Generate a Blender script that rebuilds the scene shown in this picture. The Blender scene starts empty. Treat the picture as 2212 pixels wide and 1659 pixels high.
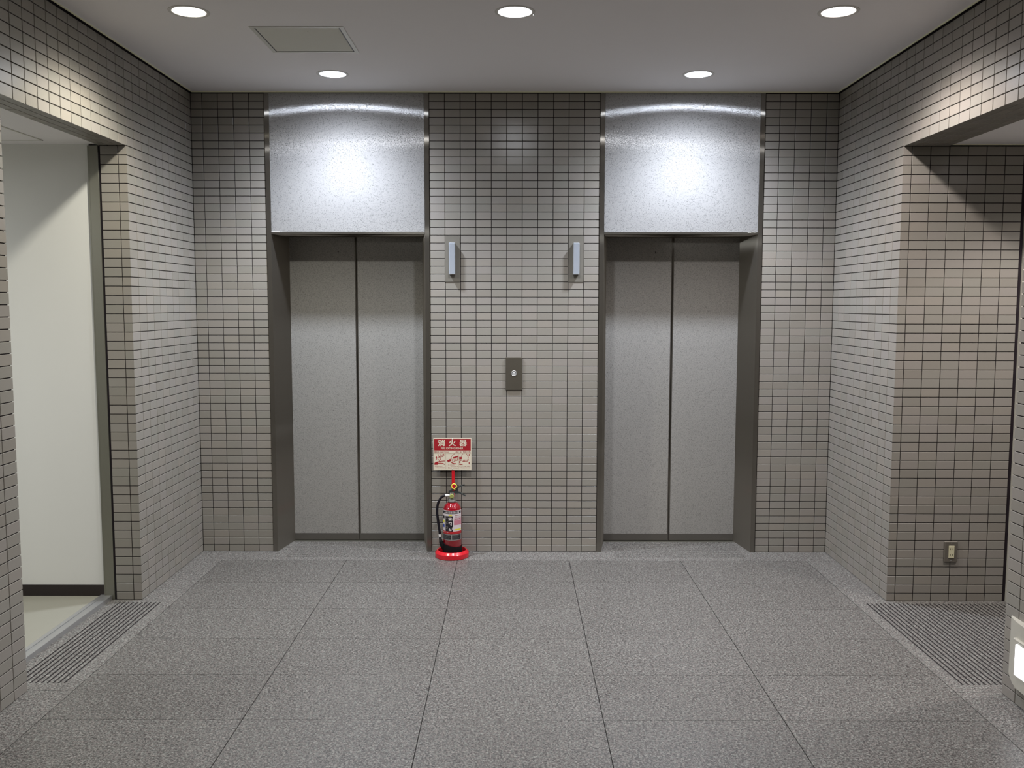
import bpy, math, random
from mathutils import Matrix, Vector
R = random.Random(7)
sc = bpy.context.scene
COL = sc.collection

# ------------------------------------------------------------------ camera
F_PX = 1953.04
cam_d = bpy.data.cameras.new('camera')
cam_d.sensor_width = 36.0
cam_d.lens = F_PX / 2212 * 36.0
cam_d.clip_start = 0.05
cam_d.clip_end = 60
cam = bpy.data.objects.new('camera', cam_d)
COL.objects.link(cam)


def cam_ray(x, y, pit=0.088163, yaw=-0.0019875, rol=-0.0013184):
    a, b = (x - 1106) / F_PX, (829.5 - y) / F_PX
    c, s = math.cos(rol), math.sin(rol)
    a, b = c * a + s * b, -s * a + c * b
    c, s = math.cos(pit), math.sin(pit)
    yv, zv = c + s * b, -s + c * b
    c, s = math.cos(yaw), math.sin(yaw)
    return Vector((c * a + s * yv, -s * a + c * yv, zv))


fwd = cam_ray(1106, 829.5).normalized()
rgt = (cam_ray(1107, 829.5) - cam_ray(1106, 829.5)).normalized()
upv = rgt.cross(fwd).normalized()
rm = Matrix((rgt, upv, -fwd)).transposed().to_4x4()
cam.matrix_world = Matrix.Translation((-0.0028, -5.9307, 1.6509)) @ rm
sc.camera = cam

# ------------------------------------------------------------------ world / view
w = bpy.data.worlds.new('world')
sc.world = w
w.use_nodes = True
w.node_tree.nodes['Background'].inputs[0].default_value = (0.02, 0.021, 0.023, 1)
w.node_tree.nodes['Background'].inputs[1].default_value = 1.0
vs = sc.view_settings
sc.display_settings.display_device = 'sRGB'
vs.view_transform = 'Standard'
vs.look = 'None'
vs.gamma = 1.0
vs.use_curve_mapping = False
vs.exposure = 0.0
sc.cycles.max_bounces = 8
sc.cycles.diffuse_bounces = 5
sc.cycles.caustics_reflective = False
sc.cycles.caustics_refractive = False
sc.cycles.sample_clamp_indirect = 4.0
sc.cycles.use_denoising = True

# ------------------------------------------------------------------ lamps of the hall
ZC = 3.003           # ceiling height
WATT = 60.0
LAMPS = [            # x, y, power factor, colour, label, rim gleam
    (-1.515, -1.595, 0.57, (1.0, 0.965, 0.84), 'round recessed ceiling downlight left of the access hatch, above the left wall', 3.0),
    (0.0, -1.597, 0.58, (0.93, 0.95, 1.0), 'brightest round recessed ceiling downlight, alone on the centre line of the hall', 8.0),
    (1.500, -1.60, 0.60, (1.0, 0.925, 0.89), 'round recessed ceiling downlight by the right wall, with a wide visible rim', 4.0),
    (-1.075, -0.452, 1.08, (0.80, 0.87, 1.0), 'small round ceiling downlight just above the left elevator', 4.0),
    (1.083, -0.453, 1.08, (0.80, 0.87, 1.0), 'small round ceiling downlight just above the right elevator', 4.0),
    (-1.5, -3.25, 0.13, (1.0, 0.96, 0.9), 'round recessed downlight nearer than the picture frame, on the left', 6.0),
    (0.0, -3.25, 0.13, (1.0, 0.96, 0.92), 'round recessed downlight nearer than the picture frame, in the middle', 6.0),
    (1.5, -3.25, 0.13, (1.0, 0.95, 0.92), 'round recessed downlight nearer than the picture frame, on the right', 6.0),
    (-1.5, -5.0, 0.08, (1.0, 0.96, 0.9), 'round recessed downlight almost above the viewer, on the left', 6.0),
    (0.0, -5.0, 0.08, (1.0, 0.96, 0.92), 'round recessed downlight almost above the viewer, in the middle', 6.0),
    (1.5, -5.0, 0.08, (1.0, 0.95, 0.92), 'round recessed downlight almost above the viewer, on the right', 6.0),
]
SIDE_LAMPS = [
    (2.80, -1.95, 2.503, 0.48, (1.0, 0.95, 0.93), 'round recessed ceiling downlight inside the tiled passage on the right'),
]


def make_lamp_light(name, x, y, z, energy, color, stops):
    ld = bpy.data.lights.new(name, 'AREA')
    ld.shape = 'DISK'
    ld.size = 0.128
    ld.energy = energy
    ld.color = color
    ld.use_nodes = True
    nt = ld.node_tree
    em = nt.nodes['Emission']
    ge = nt.nodes.new('ShaderNodeNewGeometry')
    dt = nt.nodes.new('ShaderNodeVectorMath'); dt.operation = 'DOT_PRODUCT'
    ab = nt.nodes.new('ShaderNodeMath'); ab.operation = 'ABSOLUTE'
    cr = nt.nodes.new('ShaderNodeValToRGB')          # beam profile of the reflector over cos(angle from straight down)
    cr.color_ramp.interpolation = 'B_SPLINE'
    el = cr.color_ramp.elements
    el[0].position, el[0].color = stops[0][0], (stops[0][1],) * 3 + (1,)
    el[1].position, el[1].color = stops[-1][0], (stops[-1][1],) * 3 + (1,)
    for p, v in stops[1:-1]:
        e = el.new(p); e.color = (v, v, v, 1)
    nt.links.new(ge.outputs['Incoming'], dt.inputs[0])
    nt.links.new(ge.outputs['Normal'], dt.inputs[1])
    nt.links.new(dt.outputs['Value'], ab.inputs[0])
    nt.links.new(ab.outputs[0], cr.inputs[0])
    nt.links.new(cr.outputs[0], em.inputs['Strength'])
    lo = bpy.data.objects.new(name, ld)
    COL.objects.link(lo)
    lo.location = (x, y, z)
    return lo


BEAM_BARE = [(0.0, 0.28), (0.25, 0.28), (0.36, 0.22), (0.45, 0.35), (0.53, 0.75), (0.60, 1.0), (0.70, 1.02), (0.85, 1.15), (1.0, 1.12)]
BEAM_WIDE = [(0.0, 0.025), (0.22, 0.025), (0.36, 0.05), (0.46, 0.30), (0.54, 0.82), (0.60, 1.0), (0.70, 1.02), (0.85, 1.15), (1.0, 1.12)]
BEAM = [(0.0, 0.05), (0.22, 0.05), (0.34, 0.08), (0.48, 0.22), (0.60, 0.40), (0.70, 0.64), (0.80, 0.98), (0.87, 1.12), (0.94, 1.75), (1.0, 1.75)]
LAMP_OBJS = [make_lamp_light('lamp_light', l[0], l[1], ZC + 0.004, WATT * l[2], l[3], BEAM if abs(l[1] + 0.45) < 0.1 else BEAM_BARE if l[5] == 8.0 else BEAM_WIDE) for l in LAMPS]
SIDE_OBJS = [make_lamp_light('lamp_light', l[0], l[1], l[2] + 0.004, WATT * l[3], l[4], BEAM_WIDE) for l in SIDE_LAMPS]

rl = bpy.data.lights.new('room_fill_light', 'AREA')  # added fill light for the left side room, out of view
rl.shape = 'RECTANGLE'; rl.size = 1.14; rl.size_y = 0.25; rl.energy = 38.0; rl.color = (0.95, 0.98, 1.0)
ROOM_FILL = bpy.data.objects.new('room_fill_light', rl)
COL.objects.link(ROOM_FILL)

# ------------------------------------------------------------------ materials
def mat(name, base=(0.5, 0.5, 0.5), rough=0.5, metal=0.0, spec=0.5, coat=0.0, coat_rough=0.1):
    m = bpy.data.materials.new(name)
    m.use_nodes = True
    b = m.node_tree.nodes['Principled BSDF']
    b.inputs['Base Color'].default_value = (*base, 1)
    b.inputs['Roughness'].default_value = rough
    b.inputs['Metallic'].default_value = metal
    b.inputs['Specular IOR Level'].default_value = spec
    b.inputs['Coat Weight'].default_value = coat
    b.inputs['Coat Roughness'].default_value = coat_rough
    # a touch of surface irregularity so that no finish is perfectly uniform
    nt = m.node_tree
    tc = nt.nodes.new('ShaderNodeTexCoord')
    nz = nt.nodes.new('ShaderNodeTexNoise'); nz.inputs['Scale'].default_value = 14; nz.inputs['Detail'].default_value = 3
    mr = nt.nodes.new('ShaderNodeMapRange')
    mr.inputs['To Min'].default_value = max(0.02, rough - 0.05); mr.inputs['To Max'].default_value = min(1, rough + 0.05)
    nt.links.new(tc.outputs['Object'], nz.inputs['Vector'])
    nt.links.new(nz.outputs[0], mr.inputs['Value'])
    nt.links.new(mr.outputs[0], b.inputs['Roughness'])
    return m


def N(nt, kind, **kw):
    n = nt.nodes.new(kind)
    for k, v in kw.items():
        setattr(n, k, v)
    return n


def emis(name, color, strength):
    m = bpy.data.materials.new(name)
    m.use_nodes = True
    b = m.node_tree.nodes['Principled BSDF']
    b.inputs['Base Color'].default_value = (0.8, 0.8, 0.8, 1)
    b.inputs['Emission Color'].default_value = (*color, 1)
    b.inputs['Emission Strength'].default_value = strength
    return m


def ramp(nt, src, stops):
    cr = nt.nodes.new('ShaderNodeValToRGB')
    el = cr.color_ramp.elements
    el[0].position, el[0].color = stops[0][0], (*stops[0][1], 1)
    el[1].position, el[1].color = stops[-1][0], (*stops[-1][1], 1)
    for p, c in stops[1:-1]:
        e = el.new(p); e.color = (*c, 1)
    nt.links.new(src, cr.inputs[0])
    return cr


def tile_mat():
    m = mat('glazed_tile', rough=0.26, spec=0.5)
    nt = m.node_tree; b = nt.nodes['Principled BSDF']
    nt.links.remove(b.inputs['Roughness'].links[0])
    at = N(nt, 'ShaderNodeAttribute', attribute_name='tint')
    cr = ramp(nt, at.outputs['Fac'], [(0.0, (0.238, 0.218, 0.188)), (0.35, (0.252, 0.238, 0.207)),
                                      (0.65, (0.264, 0.242, 0.217)), (1.0, (0.270, 0.246, 0.211))])
    nt.links.new(cr.outputs[0], b.inputs['Base Color'])
    tc = N(nt, 'ShaderNodeTexCoord')
    nz = N(nt, 'ShaderNodeTexNoise'); nz.inputs['Scale'].default_value = 55; nz.inputs['Detail'].default_value = 2
    bp = N(nt, 'ShaderNodeBump'); bp.inputs['Strength'].default_value = 0.02; bp.inputs['Distance'].default_value = 0.003
    nt.links.new(tc.outputs['Object'], nz.inputs['Vector'])
    nt.links.new(nz.outputs[0], bp.inputs['Height'])
    nt.links.new(bp.outputs[0], b.inputs['Normal'])
    return m


def granite_mat(name, bright=1.0, rough=0.42):
    m = bpy.data.materials.new(name); m.use_nodes = True
    nt = m.node_tree; b = nt.nodes['Principled BSDF']
    tc = N(nt, 'ShaderNodeTexCoord')
    n1 = N(nt, 'ShaderNodeTexNoise'); n1.inputs['Scale'].default_value = 135; n1.inputs['Detail'].default_value = 3.0
    n1.inputs['Roughness'].default_value = 0.62; n1.inputs['Distortion'].default_value = 0.9
    n2 = N(nt, 'ShaderNodeTexNoise'); n2.inputs['Scale'].default_value = 75; n2.inputs['Detail'].default_value = 2
    n3 = N(nt, 'ShaderNodeTexNoise'); n3.inputs['Scale'].default_value = 1.6; n3.inputs['Detail'].default_value = 2
    for n in (n1, n2, n3):
        nt.links.new(tc.outputs['Object'], n.inputs['Vector'])
    k = bright
    c1 = ramp(nt, n1.outputs[0], [(0.33, (0.045 * k, 0.038 * k, 0.038 * k)), (0.445, (0.150 * k, 0.138 * k, 0.135 * k)),
                                  (0.54, (0.315 * k, 0.307 * k, 0.290 * k)), (0.68, (0.62 * k, 0.615 * k, 0.585 * k))])
    c2 = ramp(nt, n2.outputs[0], [(0.40, (1.0, 0.91, 0.87)), (0.60, (0.96, 1.0, 0.95))])
    mx = N(nt, 'ShaderNodeMix', data_type='RGBA', blend_type='MULTIPLY'); mx.inputs['Factor'].default_value = 0.8
    nt.links.new(c1.outputs[0], mx.inputs[6]); nt.links.new(c2.outputs[0], mx.inputs[7])
    at = N(nt, 'ShaderNodeAttribute', attribute_name='tint')
    c3 = ramp(nt, at.outputs['Fac'], [(0.0, (0.94, 0.935, 0.93)), (1.0, (1.04, 1.04, 1.04))])
    mx2 = N(nt, 'ShaderNodeMix', data_type='RGBA', blend_type='MULTIPLY'); mx2.inputs['Factor'].default_value = 1
    nt.links.new(mx.outputs[2], mx2.inputs[6]); nt.links.new(c3.outputs[0], mx2.inputs[7])
    nt.links.new(mx2.outputs[2], b.inputs['Base Color'])
    mr = N(nt, 'ShaderNodeMapRange'); mr.inputs['To Min'].default_value = rough - 0.06; mr.inputs['To Max'].default_value = rough + 0.08
    nt.links.new(n3.outputs[0], mr.inputs['Value']); nt.links.new(mr.outputs[0], b.inputs['Roughness'])
    return m


def steel_mat(name, color, rough_v, rough_h_mix, diffuse, diff_color, speckle=False, base_rough=0.3, gl=0.3):
    """sheet steel with a vertical grain: sharp along the height, wide sideways, over a soft body"""
    m = bpy.data.materials.new(name); m.use_nodes = True
    nt = m.node_tree
    for n in list(nt.nodes):
        nt.nodes.remove(n)
    out = N(nt, 'ShaderNodeOutputMaterial')
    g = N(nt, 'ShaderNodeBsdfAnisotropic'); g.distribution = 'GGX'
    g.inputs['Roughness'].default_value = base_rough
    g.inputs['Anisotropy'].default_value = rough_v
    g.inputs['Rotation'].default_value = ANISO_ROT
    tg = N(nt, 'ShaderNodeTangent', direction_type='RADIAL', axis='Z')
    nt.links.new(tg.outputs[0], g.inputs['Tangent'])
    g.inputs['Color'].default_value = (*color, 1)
    d = N(nt, 'ShaderNodeBsdfDiffuse'); d.inputs['Color'].default_value = (*diff_color, 1)
    mx = N(nt, 'ShaderNodeMixShader'); mx.inputs[0].default_value = diffuse
    nt.links.new(g.outputs[0], mx.inputs[1]); nt.links.new(d.outputs[0], mx.inputs[2])
    nt.links.new(mx.outputs[0], out.inputs[0])
    if speckle:
        tc = N(nt, 'ShaderNodeTexCoord')
        nz = N(nt, 'ShaderNodeTexNoise'); nz.inputs['Scale'].default_value = 240; nz.inputs['Detail'].default_value = 1.0
        nz.inputs['Distortion'].default_value = 0.25
        nt.links.new(tc.outputs['Object'], nz.inputs['Vector'])
        dc = diff_color
        cr = ramp(nt, nz.outputs[0], [(0.27, tuple(v * 0.50 for v in dc)), (0.40, tuple(v * 0.94 for v in dc)), (0.55, dc)])  # shading of the embossed dents, painted into the body colour beside the bump
        nt.links.new(cr.outputs[0], d.inputs['Color'])
        c2 = ramp(nt, nz.outputs[0], [(0.38, tuple(v * gl for v in color)), (0.62, tuple(min(1, v * (2 - gl)) for v in color))])
        nt.links.new(c2.outputs[0], g.inputs['Color'])
        hr = ramp(nt, nz.outputs[0], [(0.28, (0, 0, 0)), (0.40, (0.90, 0.90, 0.90)), (0.62, (1, 1, 1))])
        bp = N(nt, 'ShaderNodeBump'); bp.inputs['Strength'].default_value = 1.0; bp.inputs['Distance'].default_value = 0.00045
        nt.links.new(hr.outputs[0], bp.inputs['Height'])
        b2 = N(nt, 'ShaderNodeBump'); b2.inputs['Strength'].default_value = 0.25; b2.inputs['Distance'].default_value = 0.0006
        nt.links.new(nz.outputs[0], b2.inputs['Height'])
        nt.links.new(b2.outputs[0], g.inputs['Normal']); nt.links.new(bp.outputs[0], d.inputs['Normal'])
    return m


ANISO_ROT = 0.25
M = {}
M['tile'] = tile_mat()
M['grout'] = mat('dark_grout', (0.020, 0.015, 0.018), 0.9, spec=0.1)
M['granite'] = granite_mat('polished_granite', 0.46, 0.40)
M['granite_border'] = granite_mat('border_granite', 0.55, 0.52)
M['joint'] = mat('floor_joint', (0.03, 0.026, 0.026), 0.8, spec=0.2)
M['ceiling'] = mat('ceiling_paint', (0.84, 0.815, 0.82), 0.9, spec=0.15)
M['plaster'] = mat('white_wall_paint', (0.68, 0.675, 0.64), 0.75, spec=0.2)
M['cream_trim'] = mat('cream_trim', (0.88, 0.86, 0.62), 0.5)
M['vinyl'] = mat('beige_vinyl', (0.245, 0.237, 0.195), 0.6, spec=0.3)
M['skirting'] = mat('dark_skirting', (0.014, 0.008, 0.008), 0.45)
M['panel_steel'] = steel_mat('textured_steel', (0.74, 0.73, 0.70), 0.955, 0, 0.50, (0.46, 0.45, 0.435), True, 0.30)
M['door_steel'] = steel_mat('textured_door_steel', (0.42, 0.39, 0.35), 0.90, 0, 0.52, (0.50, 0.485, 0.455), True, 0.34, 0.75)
M['hair_steel'] = steel_mat('hairline_steel', (0.44, 0.41, 0.36), 0.93, 0, 0.22, (0.12, 0.108, 0.092), False, 0.30)
M['dark_steel'] = steel_mat('dark_hairline_steel', (0.30, 0.28, 0.25), 0.85, 0, 0.45, (0.14, 0.13, 0.115), False, 0.36)
M['bronze'] = mat('bronze_plate', (0.105, 0.092, 0.070), 0.45, 0.55)
M['lantern_plate'] = mat('lantern_plate', (0.20, 0.185, 0.155), 0.42, 0.35)
M['alu'] = mat('aluminium', (0.52, 0.52, 0.52), 0.32, 0.8)
M['jamb_steel'] = mat('olive_steel', (0.20, 0.195, 0.16), 0.36, 0.6)
M['black'] = mat('black_rubber', (0.012, 0.011, 0.013), 0.5)
M['hose'] = mat('black_hose', (0.007, 0.006, 0.010), 0.35, spec=0.3)
M['boot'] = mat('black_boot', (0.006, 0.006, 0.007), 0.6, spec=0.18)
M['red'] = mat('red_enamel', (0.25, 0.001, 0.008), 0.14, coat=1.0, coat_rough=0.04)
M['red_plastic'] = mat('red_plastic', (0.56, 0.006, 0.016), 0.25, coat=0.3)
M['red_ink'] = mat('red_ink', (0.30, 0.002, 0.008), 0.6)
M['cream'] = mat('cream_board', (0.62, 0.56, 0.44), 0.55)
M['chrome'] = mat('chrome', (0.75, 0.74, 0.73), 0.14, 1.0)
M['lever'] = mat('lever_steel', (0.12, 0.14, 0.14), 0.28, 0.8)
M['yellow'] = mat('yellow_plastic', (0.85, 0.62, 0.08), 0.3)
M['gauge'] = mat('gauge_face', (0.36, 0.38, 0.09), 0.25)
M['label_white'] = mat('label_paper', (0.66, 0.60, 0.60), 0.4)
M['label_black'] = mat('label_black', (0.012, 0.010, 0.014), 0.4)
M['label_yellow'] = mat('label_yellow', (0.72, 0.68, 0.05), 0.4)
M['label_blue'] = mat('label_blue', (0.03, 0.07, 0.35), 0.4)
M['label_pink'] = mat('label_pink', (0.52, 0.20, 0.25), 0.4)
M['label_silver'] = mat('label_silver', (0.34, 0.34, 0.33), 0.35, 0.4)
M['ivory'] = mat('ivory_plastic', (0.47, 0.45, 0.385), 0.35)
M['socket'] = mat('cream_socket', (0.62, 0.58, 0.40), 0.35)
M['outlet_plate'] = mat('taupe_plate', (0.155, 0.138, 0.115), 0.4, 0.3)
M['slot'] = mat('slot', (0.06, 0.055, 0.02), 0.6)
M['white'] = mat('white_metal', (0.75, 0.75, 0.74), 0.35)
M['hatch'] = mat('hatch_panel', (0.66, 0.65, 0.585), 0.8, spec=0.2)
M['hatch_frame'] = mat('hatch_frame', (0.60, 0.585, 0.53), 0.5, 0.2)
M['rim'] = mat('lamp_rim', (0.62, 0.60, 0.57), 0.5)
M['wall_plain'] = mat('plain_wall', (0.30, 0.28, 0.26), 0.8)
M['lens'] = mat('frosted_acrylic', (0.66, 0.70, 0.76), 0.18, coat=0.5)
_b = M['lens'].node_tree.nodes['Principled BSDF']
_b.inputs['Transmission Weight'].default_value = 0.55
_b.inputs['Subsurface Weight'].default_value = 0.5
_b.inputs['Subsurface Radius'].default_value = (0.02, 0.02, 0.022)
M['night'] = emis('lit_white_lens', (0.93, 0.94, 1.0), 2.6)


# ------------------------------------------------------------------ mesh builder
class MB:
    def __init__(self):
        self.v = []; self.f = []; self.m = []; self.t = []

    def quad(self, pts, mi=0, tint=0.5):
        i = len(self.v); self.v += [tuple(p) for p in pts]
        self.f.append(tuple(range(i, i + len(pts)))); self.m.append(mi); self.t.append(tint)

    def poly(self, vs, fs, mi=0, tint=0.5):
        i = len(self.v); self.v += [tuple(p) for p in vs]
        for f in fs:
            self.f.append(tuple(i + k for k in f)); self.m.append(mi); self.t.append(tint)

    def box(self, x0, x1, y0, y1, z0, z1, mi=0, bev=0.0, tint=0.5):
        x0, x1 = sorted((x0, x1)); y0, y1 = sorted((y0, y1)); z0, z1 = sorted((z0, z1))
        if bev <= 0:
            vs = [(x, y, z) for z in (z0, z1) for y in (y0, y1) for x in (x0, x1)]
            self.poly(vs, [(0, 2, 3, 1), (4, 5, 7, 6), (0, 1, 5, 4), (2, 6, 7, 3), (0, 4, 6, 2), (1, 3, 7, 5)], mi, tint)
            return
        b = bev; vs = []
        idx = {}
        for a, (X, Y, Z) in enumerate([(x, y, z) for z in (0, 1) for y in (0, 1) for x in (0, 1)]):
            px = (x0, x1)[X]; py = (y0, y1)[Y]; pz = (z0, z1)[Z]
            sx = b if X == 0 else -b; sy = b if Y == 0 else -b; sz = b if Z == 0 else -b
            for ax, p in enumerate([(px, py + sy, pz + sz), (px + sx, py, pz + sz), (px + sx, py + sy, pz)]):
                idx[(X, Y, Z, ax)] = len(vs); vs.append(p)
        fs = []
        for ax in range(3):
            o = [i for i in range(3) if i != ax]
            for s in (0, 1):
                q = []
                for (p, r) in ((0, 0), (1, 0), (1, 1), (0, 1)):
                    c = [0, 0, 0]; c[ax] = s; c[o[0]] = p; c[o[1]] = r
                    q.append(idx[(*c, ax)])
                fs.append(tuple(q))
        for ax in range(3):
            o = [i for i in range(3) if i != ax]
            for p in (0, 1):
                for r in (0, 1):
                    c0 = [0, 0, 0]; c0[o[0]] = p; c0[o[1]] = r; c1 = list(c0); c1[ax] = 1
                    fs.append((idx[(*c0, o[0])], idx[(*c1, o[0])], idx[(*c1, o[1])], idx[(*c0, o[1])]))
        for X in (0, 1):
            for Y in (0, 1):
                for Z in (0, 1):
                    fs.append((idx[(X, Y, Z, 0)], idx[(X, Y, Z, 1)], idx[(X, Y, Z, 2)]))
        self.poly(vs, fs, mi, tint)

    def prism(self, pts, axis, a, b, mi=0):
        """pts: 2D outline in the two other axes (cyclic order x,y,z), extruded from a to b along axis"""
        n = len(pts); vs = []
        for h in (a, b):
            for p in pts:
                if axis == 'z': vs.append((p[0], p[1], h))
                elif axis == 'y': vs.append((p[0], h, p[1]))
                else: vs.append((h, p[0], p[1]))
        fs = [tuple(range(n - 1, -1, -1)), tuple(range(n, 2 * n))]
        fs += [(i, (i + 1) % n, n + (i + 1) % n, n + i) for i in range(n)]
        self.poly(vs, fs, mi)

    def lathe(self, prof, cx, cy, seg=40, mi=0, axis='z', cap=True):
        vs = []; fs = []
        for r, h in prof:
            for i in range(seg):
                a = 2 * math.pi * i / seg
                if axis == 'z': vs.append((cx + r * math.cos(a), cy + r * math.sin(a), h))
                else: vs.append((cx + r * math.cos(a), h, cy + r * math.sin(a)))
        for j in range(len(prof) - 1):
            for i in range(seg):
                k = (i + 1) % seg
                fs.append((j * seg + i, j * seg + k, (j + 1) * seg + k, (j + 1) * seg + i))
        if cap:
            fs.append(tuple(range(seg - 1, -1, -1)))
            fs.append(tuple((len(prof) - 1) * seg + i for i in range(seg)))
        self.poly(vs, fs, mi)

    def tube(self, path, rad, seg=14, mi=0):
        P = [Vector(p) for p in path]; rings = []
        rr = rad if isinstance(rad, (list, tuple)) else [rad] * len(P)
        prev = None; vs = []; fs = []
        for i, p in enumerate(P):
            t = (P[min(i + 1, len(P) - 1)] - P[max(i - 1, 0)]).normalized()
            if prev is None:
                u = t.cross(Vector((0, 1, 0)))
                if u.length < 1e-3: u = t.cross(Vector((1, 0, 0)))
            else:
                u = prev - t * prev.dot(t)
            u.normalize(); prev = u; v = t.cross(u)
            for k in range(seg):
                a = 2 * math.pi * k / seg
                vs.append(p + (u * math.cos(a) + v * math.sin(a)) * rr[i])
        for i in range(len(P) - 1):
            for k in range(seg):
                n = (k + 1) % seg
                fs.append((i * seg + k, i * seg + n, (i + 1) * seg + n, (i + 1) * seg + k))
        fs.append(tuple(range(seg - 1, -1, -1))); fs.append(tuple((len(P) - 1) * seg + k for k in range(seg)))
        self.poly(vs, fs, mi)

    def build(self, name, mats, parent=None, smooth=False, angle=40, off=(0, 0, 0)):
        me = bpy.data.meshes.new(name)
        vs = self.v
        if parent is not None:
            o = parent_origin(parent)
            vs = [(x - o[0], y - o[1], z - o[2]) for x, y, z in vs]
        me.from_pydata(vs, [], self.f)
        if not isinstance(mats, (list, tuple)): mats = [mats]
        for m_ in mats: me.materials.append(m_)
        me.polygons.foreach_set('material_index', self.m)
        at = me.attributes.new('tint', 'FLOAT', 'FACE')
        at.data.foreach_set('value', self.t)
        if smooth:
            me.polygons.foreach_set('use_smooth', [True] * len(self.f))
            try: me.set_sharp_from_angle(angle=math.radians(angle))
            except Exception: pass
        me.update()
        ob = bpy.data.objects.new(name, me)
        COL.objects.link(ob)
        if parent is not None: ob.parent = parent
        return ob


def parent_origin(p):
    o = Vector((0, 0, 0))
    while p is not None:
        o += p.location; p = p.parent
    return o


def thing(name, label, cat, loc, group=None):
    o = bpy.data.objects.new(name, None)
    o.empty_display_size = 0.05
    COL.objects.link(o); o.location = loc
    o['label'] = label; o['category'] = cat
    if group: o['group'] = group
    return o


def struct(ob, label=None):
    ob['kind'] = 'structure'
    if label: ob['label'] = label
    return ob


# text: flat mesh fitted into a box given in plane units
def text_geo(body, x0, x1, y0, y1, bold=0.0, keep=False):
    cu = bpy.data.curves.new('t', 'FONT')
    cu.body = body; cu.size = 1.0; cu.resolution_u = 3; cu.offset = bold
    ob = bpy.data.objects.new('t', cu); COL.objects.link(ob)
    dg = bpy.context.evaluated_depsgraph_get()
    me = bpy.data.meshes.new_from_object(ob.evaluated_get(dg))
    vs = [v.co.copy() for v in me.vertices]; fs = [tuple(p.vertices) for p in me.polygons]
    bpy.data.objects.remove(ob); bpy.data.curves.remove(cu); bpy.data.meshes.remove(me)
    if not vs: return [], []
    ax, bx = min(v.x for v in vs), max(v.x for v in vs)
    ay, by = min(v.y for v in vs), max(v.y for v in vs)
    return [((x0 + (v.x - ax) / max(1e-6, bx - ax) * (x1 - x0)), (y0 + (v.y - ay) / max(1e-6, by - ay) * (y1 - y0))) for v in vs], fs


# ------------------------------------------------------------------ tiled walls
G = 0.0041; BV = 0.0011; DP = 0.0045


def tilegrid(mb, O, U, V, Nn, ul, vl, u0, u1, v0, v1, flush=''):
    """tiles on the plane O+u*U+v*V, facing Nn. flush: letters l r b t = no joint or bevel at that edge"""
    O, U, V, Nn = map(Vector, (O, U, V, Nn))
    us = [u0] + sorted(x for x in ul if u0 + 0.004 < x < u1 - 0.004) + [u1]
    vv = [v0] + sorted(x for x in vl if v0 + 0.004 < x < v1 - 0.004) + [v1]
    hand = U.cross(V).dot(Nn) > 0
    for i in range(len(us) - 1):
        for j in range(len(vv) - 1):
            fl = (i == 0 and 'l' in flush); fr = (i == len(us) - 2 and 'r' in flush)
            fb = (j == 0 and 'b' in flush); ft = (j == len(vv) - 2 and 't' in flush)
            a = us[i] + (0 if fl else G / 2); b = us[i + 1] - (0 if fr else G / 2)
            c = vv[j] + (0 if fb else G / 2); d = vv[j + 1] - (0 if ft else G / 2)
            if b - a < 0.004 or d - c < 0.004: continue
            tint = R.random()
            tx, ty = R.gauss(0, 0.0022), R.gauss(0, 0.0035)
            ua, ub = (a if fl else a + BV), (b if fr else b - BV)
            va, vb = (c if fb else c + BV), (d if ft else d - BV)
            mu, mv = (a + b) / 2, (c + d) / 2
            def P(u, v, n): return O + U * u + V * v + Nn * n
            def H(u, v): return tx * (u - mu) + ty * (v - mv)
            edge = fl or fr or fb or ft
            if edge: 
                def H(u, v): return 0.0
            fr4 = [P(ua, va, H(ua, va)), P(ub, va, H(ub, va)), P(ub, vb, H(ub, vb)), P(ua, vb, H(ua, vb))]
            bs = [P(a, c, -BV), P(b, c, -BV), P(b, d, -BV), P(a, d, -BV)]
            bk = [P(a, c, -DP), P(b, c, -DP), P(b, d, -DP), P(a, d, -DP)]
            vs = fr4 + bs + bk
            fs = [(0, 1, 2, 3)]
            for k, skip in enumerate((fb, fr, ft, fl)):
                n = (k + 1) % 4
                if not skip:
                    fs += [(4 + k, 4 + n, n, k), (8 + k, 8 + n, 4 + n, 4 + k)]
            # flush edges: close the small corner steps by pulling the side ring out to the front
            if fl: vs[4] = P(a, c, -BV); vs[7] = P(a, d, -BV)
            if not hand: fs = [tuple(reversed(f)) for f in fs]
            mb.poly(vs, fs, 0, tint)


ROWS = [0.045 + 0.05 * k for k in range(0, 60)]
TOP = 2.995
HB = 2.495          # underside of both headers
FARY = -7.0
YL = [-0.1 * k for k in range(1, 70)]

# back wall: three tiled strips
for (a, b, lines) in ((-2.08, -1.6078, [-2.0068 + 0.1 * k for k in range(5)]),
                      (-0.551, 0.551, [-0.45 + 0.1 * k for k in range(10)]),
                      (1.6095, 2.08, [1.7025 + 0.1 * k for k in range(5)])):
    mb = MB()
    tilegrid(mb, (0, 0, 0), (1, 0, 0), (0, 0, 1), (0, -1, 0), lines, ROWS, a, b, 0.0, TOP)
    mb.box(a, b, DP, 0.34, 0, ZC + 0.08, 1)
    struct(mb.build('wall_back', [M['tile'], M['grout']]), 'taupe tiled back wall beside the elevators')
mb = MB()
mb.box(-2.30, 2.30, 0.34, 0.40, 0, ZC + 0.08, 0)
struct(mb.build('wall_back', [M['grout']]), 'dark wall behind the elevator fronts')


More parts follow.
